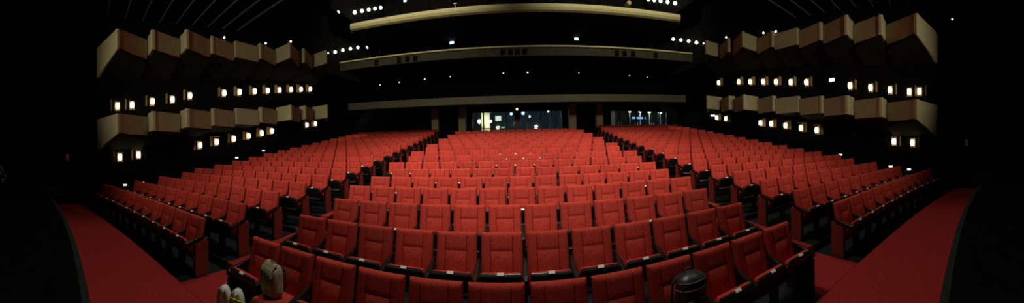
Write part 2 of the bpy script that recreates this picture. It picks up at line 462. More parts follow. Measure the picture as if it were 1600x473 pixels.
# red indicator over the middle doors
r = thing('indicator_lamp', 'small red lamp glowing over the middle of the glass doors', 'lamp', (0, BACK_Y - 0.02, 4.80))
mb = MB(); mb.lathe([(0.09, 0.02), (0.09, -0.03)], 16, axis='y'); link('base', mb.mesh('base', M['black_metal']), r)
link('lens', ball(0.085, (0, -0.05, 0)).mesh('lens', M['red_led'], smooth=True), r)

# pillars at the back
for k, x in enumerate((-6.02, -3.98, 3.98, 6.02)):
    mb = MB(); w = 0.26
    mb.box(x - w, x + w, 19.45, 19.45 + 2 * w, REAR_Z - 0.05, 4.98)
    struct('pillar', mb.mesh('pillar', M['column'], 0.02))

# ------------------------------------------------------------------ balconies across the back
def arc_pts(D, R, half, n):
    c = D - R; out = []
    for k in range(n + 1):
        x = -half + 2 * half * k / n
        out.append((x, c + math.sqrt(R * R - x * x)))
    return out


def arc_sweep(pts, prof):
    """profile (outward offset from the front, z) carried along the curve of the front"""
    rings = []
    for i, p in enumerate(pts):
        a = Vector(pts[max(i - 1, 0)]); b = Vector(pts[min(i + 1, len(pts) - 1)])
        t_ = (b - a).normalized(); nrm = Vector((-t_.y, t_.x))          # points to the back wall
        rings.append([(p[0] + nrm.x * o, p[1] + nrm.y * o, z) for o, z in prof])
    mb = MB(); mb.sweep(rings); return mb


def balcony(label, D, R, half, zt, zb, mat, rim, soffit_back, round_face=False, deck_drop=0.75):
    root = thing('balcony', label, 'balcony', (0, D, zb))
    inv = Matrix.Translation((0, -D, -zb))
    def put(name, mb, m, bevel=0.0, smooth=False):
        mb.v = [tuple(inv @ Vector(p)) for p in mb.v]
        return link(name, mb.mesh(name, M[m], bevel, smooth), root)
    pts = arc_pts(D, R, half, 48); h = zt - zb
    if round_face:
        prof = [(0.42, zt - 0.04)]
        for k in range(11):
            a = PI / 2 * (k / 10)
            prof.append((0.34 - 0.34 * math.sin(a), zt - 0.34 + 0.34 * math.cos(a)))
        prof += [(0.05, zb + 0.10), (0.16, zb), (0.42, zb)]
    else:
        prof = [(0.0, zb + 0.02), (0.02, zb), (0.14, zb), (0.14, zt), (0.0, zt)]
    put('parapet', arc_sweep(pts, prof), mat)
    if rim:
        put('rail', arc_sweep(pts, [(-0.04, zt), (0.20, zt), (0.20, zt + 0.06), (0.16, zt + 0.09), (0.0, zt + 0.09), (-0.04, zt + 0.06)]), rim)
    # soffit: from the foot of the front back to the wall
    mb = MB(); rings = []
    for (x, y) in pts:
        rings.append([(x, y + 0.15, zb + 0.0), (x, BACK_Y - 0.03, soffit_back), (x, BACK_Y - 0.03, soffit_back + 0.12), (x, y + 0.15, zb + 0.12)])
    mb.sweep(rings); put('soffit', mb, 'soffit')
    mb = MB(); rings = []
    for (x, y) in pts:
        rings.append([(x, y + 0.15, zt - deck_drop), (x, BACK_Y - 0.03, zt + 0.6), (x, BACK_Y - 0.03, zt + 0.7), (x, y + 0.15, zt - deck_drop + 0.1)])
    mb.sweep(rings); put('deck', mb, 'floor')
    return root, pts, put


E0 = 2.2
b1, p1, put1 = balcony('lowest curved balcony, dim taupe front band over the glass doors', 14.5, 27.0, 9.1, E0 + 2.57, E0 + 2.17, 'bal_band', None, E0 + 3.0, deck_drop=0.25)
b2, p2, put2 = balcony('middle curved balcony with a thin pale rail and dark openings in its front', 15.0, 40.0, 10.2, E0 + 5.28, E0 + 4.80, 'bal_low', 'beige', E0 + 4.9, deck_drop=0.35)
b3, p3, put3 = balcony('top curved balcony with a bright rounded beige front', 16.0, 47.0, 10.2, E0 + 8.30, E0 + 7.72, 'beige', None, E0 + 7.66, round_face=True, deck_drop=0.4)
# dark openings in the middle balcony's front
for x in (-6.55, -6.05, -5.6, -0.72, -0.29, 0.08, 0.49, 5.6, 6.05, 6.55, -7.9, 7.9):
    y = (15.0 - 40.0) + math.sqrt(1600 - x * x)
    a = math.asin(x / 40.0)
    mb = MB(); mt = Matrix.Translation((x, y, E0 + 4.88)) @ Matrix.Rotation(-a, 4, 'Z')
    mb.box(-0.13, 0.13, -0.03, 0.06, 0.0, 0.30, mt)
    put2('front_opening', mb, 'stage', 0.012)
# small fixtures standing on the top balcony's rail
r = thing('rail_post', 'small pale T-shaped post standing on the rail of the top balcony', 'post', (-3.53, 16.12, E0 + 8.30))
mb = MB(); mb.tube([(0, 0, 0), (0, 0, 0.24)], 0.02); link('stem', mb.mesh('stem', M['pale']), r)
mb = MB(); mb.box(-0.11, 0.11, -0.02, 0.02, 0.23, 0.27); link('crossbar', mb.mesh('crossbar', M['pale'], 0.005), r)
r = thing('follow_spot', 'dim brown spotlight body standing on the top balcony rail, toward its other end', 'spotlight', (6.9, 15.75, E0 + 8.30))
mb = MB(); mb.lathe([(0.03, 0), (0.03, 0.06)], 12); mb.box(-0.17, -0.15, -0.03, 0.03, 0.05, 0.25); mb.box(0.15, 0.17, -0.03, 0.03, 0.05, 0.25); mb.box(-0.17, 0.17, -0.03, 0.03, 0.04, 0.06)
link('yoke', mb.mesh('yoke', M['black_metal']), r)
mb = MB(); mb.lathe([(0.10, 0.28), (0.14, 0.26), (0.14, -0.16), (0.12, -0.20)], 18, (0, 0, 0.24), axis='y'); link('body', mb.mesh('body', M['baffle']), r)

# downlights under the middle balcony, and exit lamps under the top one
for k, (x, rr) in enumerate(((-12.0, .5), (-10.4, 1), (-8.39, 1), (-6.39, 1.1), (-4.52, .8), (-0.86, .9), (0.77, 1.1), (4.29, .6), (8.08, .8), (9.55, .6))):
    if abs(x) > 10: x = math.copysign(10.0, x)
    if k == 0: continue
    zs = E0 + 4.80 + (0.10) * (18.5 - 15.15) / (BACK_Y - 15.0)
    r = thing('downlight', f'tiny white ceiling light in the soffit under the middle balcony, {ORD[k]} from the left', 'ceiling light', (x, 18.5, zs - 0.01), group='soffit lights under the middle balcony')
    mb = MB(); mb.lathe([(0.10 * rr, 0.0), (0.10 * rr, -0.03), (0.07 * rr, -0.04)], 14); link('rim', mb.mesh('rim', M['black_metal']), r)
    link('bulb', ball(0.055 * rr, (0, 0, -0.05), 8).mesh('bulb', M['dot'], smooth=True), r)


def small_lamp(name, label, x, y, z, w, h, mat, face, group=None):
    """box lamp on a wall; face: unit vector it looks along (x, y)"""
    a = math.atan2(face[1], face[0]) + PI / 2
    r = thing(name, label, 'light', (x, y, z), a, group)
    mb = MB(); mb.box(-w/2 - .02, w/2 + .02, -0.02, 0.05, -h/2 - .02, h/2 + .02); link('housing', mb.mesh('housing', M['black_metal'], 0.006), r)
    mb = MB(); mb.box(-w/2, w/2, -0.05, -0.01, -h/2, h/2); link('lens', mb.mesh('lens', M[mat], 0.01), r)
    return r


small_lamp('exit_lamp', 'cyan lamp hanging from the soffit under the top balcony, left one', -4.60, 19.6, E0 + 7.535, 0.30, 0.18, 'cyan', (0, -1))
small_lamp('exit_lamp', 'cyan lamp hanging from the soffit under the top balcony, right one', 4.42, 19.6, E0 + 7.54, 0.28, 0.17, 'cyan', (0, -1))

# ------------------------------------------------------------------ box balconies along both side walls
BX = [9.6, 9.76, 9.67, 10.1, 10.4, 10.3, 9.7, 10.0, 9.6]
BY = [1.14 + 1.31 * k for k in range(9)] + [12.93]
STEP = [None, 0.66, 0.65, 0.12, 0.10, 0.15, 1.0, 0.33, 1.0, 1.0]
def box_far(k):
    """lateral of the far end of box k's long face"""
    return (BX[k + 1] + STEP[k + 1]) if k < 8 else 10.65
TIERS = (('upper', E0 + 4.34, 0.74, [0.50] + [0.60] * 8), ('lower', E0 + 1.33, 0.72, [.56, .45, .25, .20, .05, -.10, -.15, -.20, -.30]))
for sx, nm in ((-1, 'left'), (1, 'right')):
    for tn, z0, hh, drops in TIERS:
        for k in range(9):
            zt = z0 + 0.135 * k; zb = zt - hh; drop = drops[k]
            A = (BX[k], BY[k]); B = (box_far(k), BY[k + 1] - 0.03)
            Dw = (11.54, 0.50) if k == 0 else (11.58, BY[k]); Cw = (11.58, BY[k + 1] - 0.03)
            root = thing('box_balcony', f'{ORD[k+1]} box of the {tn} tier from the stage, beige front, {nm} wall', 'theatre box', (sx * A[0], A[1], zb), group=f'{tn} boxes on the {nm} wall')
            def P(p, z): return (sx * p[0] - sx * A[0], p[1] - A[1], z - zb)
            # long face to the hall, with a top rail edge
            d = Vector((B[0] - A[0], B[1] - A[1])).normalized(); nin = Vector((d.y, -d.x))       # into the box
            if nin.x < 0: nin = -nin
            q = [A, B, (B[0] + nin.x * .12, B[1] + nin.y * .0), (A[0] + nin.x * .12, A[1] + nin.y * .12)]
            mb = MB(); mb.prism(q, lambda p: P(p, zb), lambda p: P(p, zt)); 
            link('hall_panel', mb.mesh('hall_panel', M['beige'], 0.012), root)
            # face to the stage
            d2 = Vector((Dw[0] - A[0], Dw[1] - A[1])).normalized(); n2 = Vector((-d2.y, d2.x))
            if n2.y < 0: n2 = -n2
            De = Dw if k == 0 else (BX[k] + STEP[k] + 0.12, BY[k])
            q = [A, De, (De[0] + n2.x * .12, De[1] + n2.y * .12), (A[0] + n2.x * .12 + .02, A[1] + n2.y * .12)]
            mb = MB(); mb.prism(q, lambda p: P(p, zb - (drop if p[0] > 11.2 else 0)), lambda p: P(p, zt))
            link('stage_panel', mb.mesh('stage_panel', M['beige'], 0.012), root)
            # sloping underside
            q = [(A[0] + .02, A[1] + .05), (B[0] + .02, B[1] - .02), (Cw[0], Cw[1] - .02), (Dw[0], Dw[1] + .05)]
            fz = lambda p: zb - drop * max(0.0, min(1.0, (p[0] - A[0]) / (11.58 - A[0])))
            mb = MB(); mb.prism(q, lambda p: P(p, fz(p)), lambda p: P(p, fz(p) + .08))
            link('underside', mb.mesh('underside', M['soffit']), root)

# ------------------------------------------------------------------ wall sconces under the boxes
SC = {('left', 'upper'): [(1.37, 4.10), (1.99, 4.15), (2.88, 4.33), (3.79, 4.46), (4.62, 4.68), (6.38, 4.94), (7.25, 5.07), (8.17, 5.21), (9.02, 5.34), (9.85, 5.48), (10.72, 5.62), (11.52, 5.74), (12.32, 5.87)],
      ('left', 'lower'): [(1.47, 1.95), (2.26, 2.04), (5.09, 2.45), (5.94, 2.60), (6.88, 2.76), (7.74, 2.91), (8.58, 3.07), (9.26, 3.20), (11.96, 3.65), (12.73, 3.77)],
      ('right', 'upper'): [(1.26, 4.12), (1.69, 4.11), (2.52, 4.22), (3.39, 4.36), (4.34, 4.51), (6.57, 4.87), (7.47, 4.98), (8.37, 5.11), (9.22, 5.23), (10.13, 5.36), (11.02, 5.50), (12.73, 5.72)],
      ('right', 'lower'): [(1.56, 1.96), (2.36, 2.01), (6.04, 2.56), (6.91, 2.69), (7.82, 2.84), (8.72, 2.97), (9.44, 3.04), (12.15, 3.45), (12.97, 3.57)]}
mb = MB(); mb.box(-0.11, 0.11, -0.03, 0.0, -0.20, 0.20); ME_plate = mb.mesh('wall_plate', M['baffle'], 0.008)
mb = MB(); mb.lathe([(0.045, -0.125), (0.072, -0.10), (0.08, 0.0), (0.072, 0.10), (0.045, 0.125)], 16, (0, -0.12, 0)); ME_shade = mb.mesh('lamp_shade', M['sconce'], smooth=True)
mb = MB(); mb.box(-0.012, 0.012, -0.12, 0, -0.19, -0.165); mb.box(-0.012, 0.012, -0.12, 0, 0.165, 0.19); mb.box(-0.02, 0.02, -0.135, -0.105, -0.19, -0.14); mb.box(-0.02, 0.02, -0.135, -0.105, 0.14, 0.19)
mb.box(-0.02, 0.02, -0.012, 0, -0.19, 0.19); ME_bracket = mb.mesh('bracket', M['black_metal'])
mb = MB(); mb.box(-0.02, 0.02, -0.20, 0.0, -0.20, 0.24); ME_fin = mb.mesh('side_baffle', M['baffle'], 0.006)
mb = MB(); mb.box(-0.29, 0.16, -0.20, 0.0, 0.24, 0.265); ME_hood = mb.mesh('top_baffle', M['baffle'], 0.006)
for (side, tier), lst in SC.items():
    sx = -1 if side == 'left' else 1
    for k, (y, z) in enumerate(lst):
        rz = -PI / 2 if sx > 0 else PI / 2                      # local -y looks into the hall
        r = thing('wall_sconce', f'glowing wall sconce under the {tier} boxes of the {side} wall, {ORD[k+1]} from the stage', 'wall lamp', (sx * 11.58, y, z), rz, f'sconces under the {tier} boxes, {side} wall')
        link('wall_plate', ME_plate, r); link('lamp_shade', ME_shade, r); link('bracket', ME_bracket, r)
        fx = -0.36 if sx < 0 else 0.36
        # stage side of the lamp
        f = link('side_baffle', ME_fin, r); f.location = (-0.27 if sx < 0 else 0.27, 0, 0)
        if tier == 'lower' and k in ((1, 3) if side == 'left' else (2, 3)):
            h_ = link('top_baffle', ME_hood, r)
            if sx > 0: h_.scale = (-1, 1, 1)

# lamps along the ends of the two upper balconies
T2 = [(13.95, 8.45, .45), (14.62, 8.69, 1), (15.5, 9.05, 1), (16.45, 9.42, 1), (17.45, 9.80, 1)]
for sx, side in ((-1, 'left'), (1, 'right')):
    for k, (y, z, s_) in enumerate(T2):
        r = thing('tier_lamp', f'round white wall lamp by the middle balcony, {side} end, {ORD[k+1]} from the boxes', 'wall lamp', (sx * 11.43, y, z), -PI/2 if sx > 0 else PI/2, f'lamps at the {side} end of the middle balcony')
        mb = MB(); mb.lathe([(0.10*s_, 0.0), (0.10*s_, -0.03), (0.06*s_, -0.05)], 14, axis='y'); link('wall_plate', mb.mesh('wall_plate', M['black_metal']), r)
        link('lamp_globe', ball(0.105 * s_, (0, -0.05 - 0.12*s_, 0), 10).mesh('lamp_globe', M['sconce_cool'], smooth=True), r)
    for k in range(5):
        y = 15.6 + 0.955 * k; z = 11.45 + 0.49 * k
        r = thing('tier_lamp', f'round white wall lamp above the top balcony, {side} end, {ORD[k+1]} from the stage', 'wall lamp', (sx * 10.43, y, z), -PI/2 if sx > 0 else PI/2, f'lamps at the {side} end of the top balcony')
        mb = MB(); mb.lathe([(0.10, 0.0), (0.10, -0.03), (0.06, -0.05)], 14, axis='y'); link('wall_plate', mb.mesh('wall_plate', M['black_metal']), r)
        link('lamp_globe', ball(0.125, (0, -0.16, 0), 10).mesh('lamp_globe', M['sconce_cool'], smooth=True), r)
small_lamp('aisle_lamp', 'small cyan lamp beyond the row of white lamps above the top balcony, left end', -8.6, BACK_Y - 0.06, 14.05, 0.24, 0.16, 'cyan', (0, -1))
small_lamp('aisle_lamp', 'small bluish lamp before the row of white lamps above the top balcony, left end', -10.41, 13.9, 10.85, 0.18, 0.12, 'cyan', (1, 0))
small_lamp('aisle_lamp', 'small blue lamp after the white lamps of the middle balcony, left end', -11.41, 19.0, 10.30, 0.26, 0.16, 'cyan', (1, 0))
small_lamp('aisle_lamp', 'blue-white lamp between the upper and lower boxes of the right wall', 11.56, 5.25, 4.85, 0.26, 0.14, 'cyan', (-1, 0))
small_lamp('aisle_lamp', 'small teal lamp low on the right wall past the last lower box', 11.40, 13.26, 3.72, 0.26, 0.10, 'cyan', (-0.5, -0.85))
# low step lights on the side walls
for sx, side, lst in ((-1, 'left', ((1.69, .73), (2.43, .82), (7.06, 1.78), (8.71, 2.11))), (1, 'right', ((1.72, .76), (2.52, .88), (4.86, 1.36)))):
    for k, (y, z) in enumerate(lst):
        small_lamp('step_light', f'small white step light low on the {side} wall, {ORD[k+1]} from the stage', sx * 11.57, y, z + .05, 0.16, 0.06, 'step', (-sx, 0), f'step lights on the {side} wall')
# tiny lamps standing on the upper boxes' tops
for sx, side, lst in ((-1, 'left', ((3, .5), (5, .3), (6, .1))), (1, 'right', ((5, .5), (4, .9), (7, .2)))):
    for n_, (k, t_) in enumerate(lst):
        A = (BX[k], BY[k]); B = (box_far(k), BY[k+1])
        x = A[0] + (B[0]-A[0]) * t_ + 0.05; y = A[1] + (B[1]-A[1]) * t_ + 0.05
        zt = E0 + 4.34 + 0.135 * k
        r = thing('box_lamp', f'tiny white lamp standing on the rim of the {ORD[k+1]} upper box, {side} wall', 'lamp', (sx * x, y, zt))
        mb = MB(); mb.tube([(0, 0, 0), (0, 0, 0.10)], 0.012, 6); link('stem', mb.mesh('stem', M['black_metal']), r)
        link('bulb', ball(0.05, (0, 0, 0.13), 8).mesh('bulb', M['step'], smooth=True), r)
# a small fitting on each side wall near the stage and one lamp high at the stage opening
for sx, side in ((-1, 'left'), (1, 'right')):
    r = thing('wall_box', f'small pale switch box on the black wall beside the stage, {side} side', 'switch box', (sx * 11.59, -0.73, 1.95), -PI/2 if sx > 0 else PI/2)
    mb = MB(); mb.box(-0.07, 0.07, -0.06, 0, -0.14, 0.14); link('body', mb.mesh('body', M['pale'], 0.01), r)
    mb = MB(); mb.box(-0.05, 0.05, -0.075, -0.055, 0.06, 0.11); link('switch', mb.mesh('switch', M['tag'], 0.004), r)
r = thing('work_lamp', 'small pale lamp bracket high on the black wall at the stage opening, right side', 'lamp', (11.58, -0.12, 7.15), -PI / 2)
mb = MB(); mb.tube([(0, 0, 0), (0, -0.2, 0), (0, -0.24, -0.06)], 0.02); link('bracket', mb.mesh('bracket', M['black_metal']), r)
mb = MB(); mb.lathe([(0.03, 0.02), (0.11, -0.07), (0.11, -0.09)], 14, (0, -0.24, -0.04)); link('lamp_shade', mb.mesh('lamp_shade', M['pale']), r)
link('bulb', ball(0.04, (0, -0.24, -0.12), 8).mesh('bulb', M['step'], smooth=True), r)

# ------------------------------------------------------------------ theatre seats
def cushion(us, vs, half_u, h, thick, groove_u, groove_v, edge, place, seam=False):
    """padded panel: grid front with stitched grooves and rolled edges, closed behind"""
    mb = MB(); nu, nv = len(us), len(vs); V = []
    for v in vs:
        for u in us:
            e = min(half_u - abs(u), v, h - v)
            e = max(0.0, min(1.0, e / edge))
            w = thick * math.sqrt(max(0.0, 1 - (1 - e) ** 2))
            w += 0.012 * (1 - (u / half_u) ** 2) * (1 - (2 * v / h - 1) ** 2)
            if any(abs(abs(u) - g) < 1e-6 for g in groove_u) and 0.02 < v < h - 0.02: w -= 0.006
            if any(abs(v - g) < 1e-6 for g in groove_v) and groove_u and abs(u) <= groove_u[0] + 1e-6: w -= 0.005
            V.append((u, v, w))
    F = [(j*nu+i, j*nu+i+1, (j+1)*nu+i+1, (j+1)*nu+i) for j in range(nv - 1) for i in range(nu - 1)]
    n0 = len(V)
    bord = list(range(nu)) + [j*nu+nu-1 for j in range(1, nv)] + [(nv-1)*nu+i for i in range(nu - 2, -1, -1)] + [j*nu for j in range(nv - 2, 0, -1)]
    for b in bord: V.append((V[b][0], V[b][1], -0.025))
    m = len(bord)
    F += [(bord[i], n0 + i, n0 + (i + 1) % m, bord[(i + 1) % m]) for i in range(m)]
    F.append(tuple(n0 + i for i in range(m)))
    mb.add([place(*p) for p in V], F)
    mb.seam = []
    if seam:
        for j in range(nv - 1):
            for i in range(nu - 1):
                uc, vc = (us[i] + us[i+1]) / 2, (vs[j] + vs[j+1]) / 2
                if (abs(abs(uc) - .130) < .0065 and 0.03 < vc < h - 0.03) or (abs(vc - groove_v[0]) < .0065 and abs(uc) < .13): mb.seam.append(j * (nu - 1) + i)
    return mb


BW = 0.250                                                   # half width of a back
LEAN = math.atan2(0.13, 0.55); bl = math.hypot(0.13, 0.605)
def back_place(u, v, w):                                     # v runs up the leaning back, w to the front
    s_, c_ = math.sin(LEAN), math.cos(LEAN)
    return (u, -0.13 + v * s_ - w * c_, 0.38 + v * c_ + w * s_)
US = [-BW, -.248, -.240, -.225, -.20, -.136, -.130, -.124, -.06, 0, .06, .124, .130, .136, .20, .225, .240, .248, BW]
gv = bl - 0.205
VS = [0, .006, .016, .035, .10, .19, .28, gv - .006, gv, gv + .006, .46, bl - .06, bl - .035, bl - .016, bl - .006, bl]
S = {}
cu = cushion(US, VS, BW, bl, 0.045, (0.130,), (gv,), 0.04, back_place, seam=True)
S['backrest'] = cu.mesh('backrest', [M['fabric'], M['seam']], smooth=True)
cen = {tuple(round(c, 4) for c in sum((Vector(cu.v[i]) for i in cu.f[k]), Vector()) / 4) for k in cu.seam}
for p in S['backrest'].polygons:
    if tuple(round(c, 4) for c in p.center) in cen: p.material_index = 1
mb = MB()
q = [back_place(0, v, w)[1:] for v, w in ((-0.02, -0.025), (bl - 0.012, -0.025), (bl - 0.02, -0.055), (0.0, -0.06))]
mb.prism(q, lambda p: (-BW + .012, p[0], p[1]), lambda p: (BW - .012, p[0], p[1]))
S['back_shell'] = mb.mesh('back_shell', M['plastic'], 0.006)


def pan_frame(tilt):
    s_, c_ = math.sin(tilt), math.cos(tilt)
    P0 = (-0.20, 0.325) if tilt > 0.5 else (-0.16, 0.44)
    def pl(u, v, w):                                          # v forward along the pan, w up through the cushion
        return (u, P0[0] - v * c_ + w * s_, P0[1] + v * s_ + w * c_)
    return pl


def seat_meshes(tilt, tag):
    pl = pan_frame(tilt); L = 0.40; out = {}
    us = [-.225, -.220, -.208, -.18, -.10, 0, .10, .18, .208, .220, .225]; vs = [0, .006, .018, .04, .12, .22, .31, L - .04, L - .018, L - .006, L]
    sh = lambda u, v, w: pl(u, v - 0.03, w + 0.03)
    out['seat_cushion'] = cushion(us, vs, 0.225, L, 0.055, (), (), 0.04, sh).mesh('seat_cushion', M['fabric'], smooth=True)
    mb = MB()
    prof = [(-0.05, -0.005), (-0.04, -0.03), (0.10, -0.045), (0.30, -0.035), (L - 0.01, -0.02), (L + 0.005, 0.0), (L + 0.008, 0.035), (L - 0.025, 0.045), (L - 0.03, 0.004), (-0.02, 0.004)]
    mb.prism(prof, lambda p: pl(-0.228, p[0], p[1]), lambda p: pl(0.228, p[0], p[1]))
    out['seat_pan'] = mb.mesh('seat_pan', M['plastic'], 0.012, seg=3)
    mb = MB(); mb.tube([pl(-0.17, 0.10, -0.052), pl(-0.08, 0.10, -0.058), pl(0.08, 0.10, -0.058), pl(0.17, 0.10, -0.052)], 0.010, 8)
    out['hinge_bar'] = mb.mesh('hinge_bar', M['steel'])
    mb = MB()
    pts = [pl(u, v, w) for w in (0.028, 0.046) for (u, v) in ((-0.033, L - 0.03), (0.033, L - 0.03), (0.033, L + 0.014), (-0.033, L + 0.014))]
    pts[0] = pl(-0.033, L - .03, .035); pts[1] = pl(0.033, L - .03, .035); pts[2] = pl(0.033, L + .010, .004); pts[3] = pl(-0.033, L + .010, .004)
    pts[4] = pl(-0.033, L - .028, .050); pts[5] = pl(0.033, L - .028, .050); pts[6] = pl(0.033, L + .018, .042); pts[7] = pl(-0.033, L + .018, .042)
    # folded plate over the lip
    a = [(L - .030, .046), (L - .030, .051), (L + .010, .042), (L + .017, .034), (L + .015, .006), (L + .009, .006), (L + .009, .032), (L + .004, .038)]
    mb.prism(a, lambda p: pl(-0.036, p[0], p[1]), lambda p: pl(0.036, p[0], p[1]))
    out['number_plate'] = mb.mesh('number_plate', M['tag'])
    return out


UP, DOWN = seat_meshes(math.radians(55), True), seat_meshes(math.radians(5), True)
arm_sec = [(-0.05, .690, .625, .017), (-0.13, .682, .610, .017), (-0.20, .668, .590, .026), (-0.30, .650, .566, .033), (-0.38, .636, .550, .034), (-0.425, .626, .546, .032), (-0.446, .606, .556, .024)]
def arm_mb():
    mb = MB(); mb.sweep([[(-w, y, zb), (w, y, zb), (w, y, zt - 0.012), (w * 0.7, y, zt), (-w * 0.7, y, zt), (-w, y, zt - 0.012)] for y, zt, zb, w in arm_sec]); return mb
S['armrest'] = arm_mb().mesh('armrest', M['wood'], 0.004)
leg_prof = [(-0.06, 0.0), (-0.36, 0.0), (-0.36, 0.025), (-0.26, 0.06), (-0.25, 0.47), (-0.34, 0.545), (-0.07, 0.595), (-0.11, 0.06), (-0.06, 0.025)]
mb = MB(); mb.prism(leg_prof, lambda p: (-0.014, p[0], p[1]), lambda p: (0.014, p[0], p[1])); S['leg'] = mb.mesh('leg', M['black_metal'], 0.004)
ep = [(0.05, 0.0), (-0.20, 0.0), (-0.215, 0.02), (-0.215, 0.575), (-0.06, 0.61), (0.03, 0.66), (0.05, 0.62)]
mb = MB(); mb.prism(ep, lambda p: (-0.022, p[0], p[1]), lambda p: (0.022, p[0], p[1])); S['end_panel'] = mb.mesh('end_panel', M['panel'], 0.006)
mb = MB(); mb.prism([(-0.216, 0.0), (-0.238, 0.0), (-0.243, 0.57), (-0.216, 0.57)], lambda p: (-0.025, p[0], p[1]), lambda p: (0.025, p[0], p[1])); S['panel_trim'] = mb.mesh('panel_trim', M['plastic'], 0.004)

epf = [(0.05, 0.0), (-0.43, 0.0), (-0.44, 0.02), (-0.438, 0.52), (-0.30, 0.555), (-0.06, 0.61), (0.03, 0.66), (0.05, 0.62)]
mb = MB(); mb.prism(epf, lambda p: (-0.020, p[0], p[1]), lambda p: (0.020, p[0], p[1])); S['end_panel_full'] = mb.mesh('end_panel', M['plastic'], 0.006)

seats = []                                                   # (distance, block, row, number, count, x, y, z, rot, end_lo, end_hi)
for i in range(1, N_ROWS + 1):
    r = row_r(i); z = row_z(i)
    def spot_at(s_):
        a = s_ / r; return (r * math.sin(a), CY + r * math.cos(a), -a)
    if i <= 17:
        n = N_CENTRE[i]
        for k in range(n):
            x, y, a = spot_at((k - (n - 1) / 2) * PITCH + (0.0 if i < 6 else 0.13 * (-1) ** i))
            seats.append(dict(block='centre', row=i, k=k, n=n, x=x, y=y, z=z, a=a, lo=(k == 0), hi=(k == n - 1)))
    for sx, bn in ((-1, 'left'), (1, 'right')):
        n = N_SIDE[i]
        s0 = math.asin(side_inner(i) / r) * r + PITCH / 2
        for k in range(n):
            x, y, a = spot_at(sx * (s0 + k * PITCH))
            aisle, wall_ = (k == 0), (k == n - 1)
            seats.append(dict(block=bn, row=i, k=k, n=n, x=x, y=y, z=z, a=a, lo=aisle if sx > 0 else wall_, hi=wall_ if sx > 0 else aisle, sx=sx, aisle=aisle, wall=wall_))
for s in seats: s['d'] = math.hypot(s['x'], s['y'])
seats.sort(key=lambda s: s['d'])
near, far = seats[:300], seats[300:]


def build_seat(s):
    bn, i, k = s['block'], s['row'], s['k']
    down = None
    if bn == 'centre' and i == 1 and k == 1: down = 'lowered under the khaki backpack'
    if bn == 'centre' and i == 1 and k == 8: down = 'lowered under the black backpack'
    rw = 'front row' if i == 1 else ORD[i] + ' row'
    if down: lab = f'red theatre seat in the front row, {down}'
    elif bn == 'centre': lab = f'red theatre seat, {rw} of centre block, {ORD[k+1]} from left end'
    elif k == 0: lab = f'red theatre seat with end panel, {rw} of {bn} block, at the aisle'
    else: lab = f'red theatre seat, {rw} of {bn} block, {ORD[k+1]} from the aisle'
    root = thing('theatre_seat', lab, 'theatre seat', (s['x'], s['y'], s['z']), s['a'], f'theatre seats of the {bn} block')
    b = link('backrest', S['backrest'], root)
    link('back_shell', S['back_shell'], root)
    Q = DOWN if down else UP
    link('seat_cushion', Q['seat_cushion'], root)
    p = link('seat_pan', Q['seat_pan'], root)
    link('hinge_bar', Q['hinge_bar'], p); link('number_plate', Q['number_plate'], p)
    ends = [(-1, s['lo'])] + ([(1, s['hi'])] if s['hi'] else [])
    for e, end in ends:
        o = link('armrest', S['armrest'], root); o.location.x = e * 0.275
        if end:
            full = bn == 'centre' and i <= 2
            o = link('end_panel', S['end_panel_full' if full else 'end_panel'], root); o.location.x = e * 0.275
            if not full: link('panel_trim', S['panel_trim'], o)
        else:
            o = link('leg', S['leg'], root); o.location.x = e * 0.275
    return root


for s in near: build_seat(s)

# the rest of the seating: the rows farthest from the stage, in one object
def gather(keys, mats):
    V, F, MI = [], [], []
    for mesh_, mi, flt in keys:
        T0 = [v.co.copy() for v in mesh_.vertices]; polys = [tuple(p.vertices) for p in mesh_.polygons]
        for s in far:
            for dx in flt(s):
                mt = Matrix.Translation((s['x'], s['y'], s['z'])) @ Matrix.Rotation(s['a'], 4, 'Z') @ Matrix.Translation((dx, 0, 0))
                n0 = len(V); V += [tuple(mt @ c) for c in T0]; F += [tuple(i_ + n0 for i_ in p) for p in polys]; MI += [mi] * len(polys)
    me = bpy.data.meshes.new('far_seats'); me.from_pydata(V, [], F)
    for m_ in mats: me.materials.append(m_)
    me.polygons.foreach_set('material_index', MI)
    sm = [mi_ == 0 for mi_ in MI]; me.polygons.foreach_set('use_smooth', sm)
    me.update(); return me


us = [-BW, -.240, -.20, -.130, 0, .130, .20, .240, BW]; vs = [0, .016, .12, gv, bl - .06, bl - .016, bl]
low_back = cushion(us, vs, BW, bl, 0.045, (), (), 0.04, back_place).mesh('low_back', M['fabric'])
one = lambda s: [0.0]
def arms(s): return [-0.275] + ([0.275] if s['hi'] else [])
def legs(s): return ([] if s['lo'] else [-0.275])
def panels(s): return ([-0.275] if s['lo'] else []) + ([0.275] if s['hi'] else [])
arm_low = arm_mb().mesh('arm_low', M['wood'])
far_me = gather([(low_back, 0, one), (UP['seat_cushion'], 0, one), (S['back_shell'], 1, one), (UP['seat_pan'], 1, one), (arm_low, 2, arms), (S['leg'], 1, legs), (S['end_panel'], 3, panels), (UP['number_plate'], 4, one), (UP['hinge_bar'], 5, one)],
                [M['fabric'], M['plastic'], M['wood'], M['panel'], M['tag'], M['steel']])
o = bpy.data.objects.new('theatre_seat_bank', far_me); COL.objects.link(o)
o['kind'] = 'stuff'; o['label'] = 'remaining red theatre seats filling the rows farthest from the stage'; o['category'] = 'theatre seats'

# ------------------------------------------------------------------ bags
def seat_of(block, row, k): return next(s for s in seats if s['block'] == block and s['row'] == row and s['k'] == k)


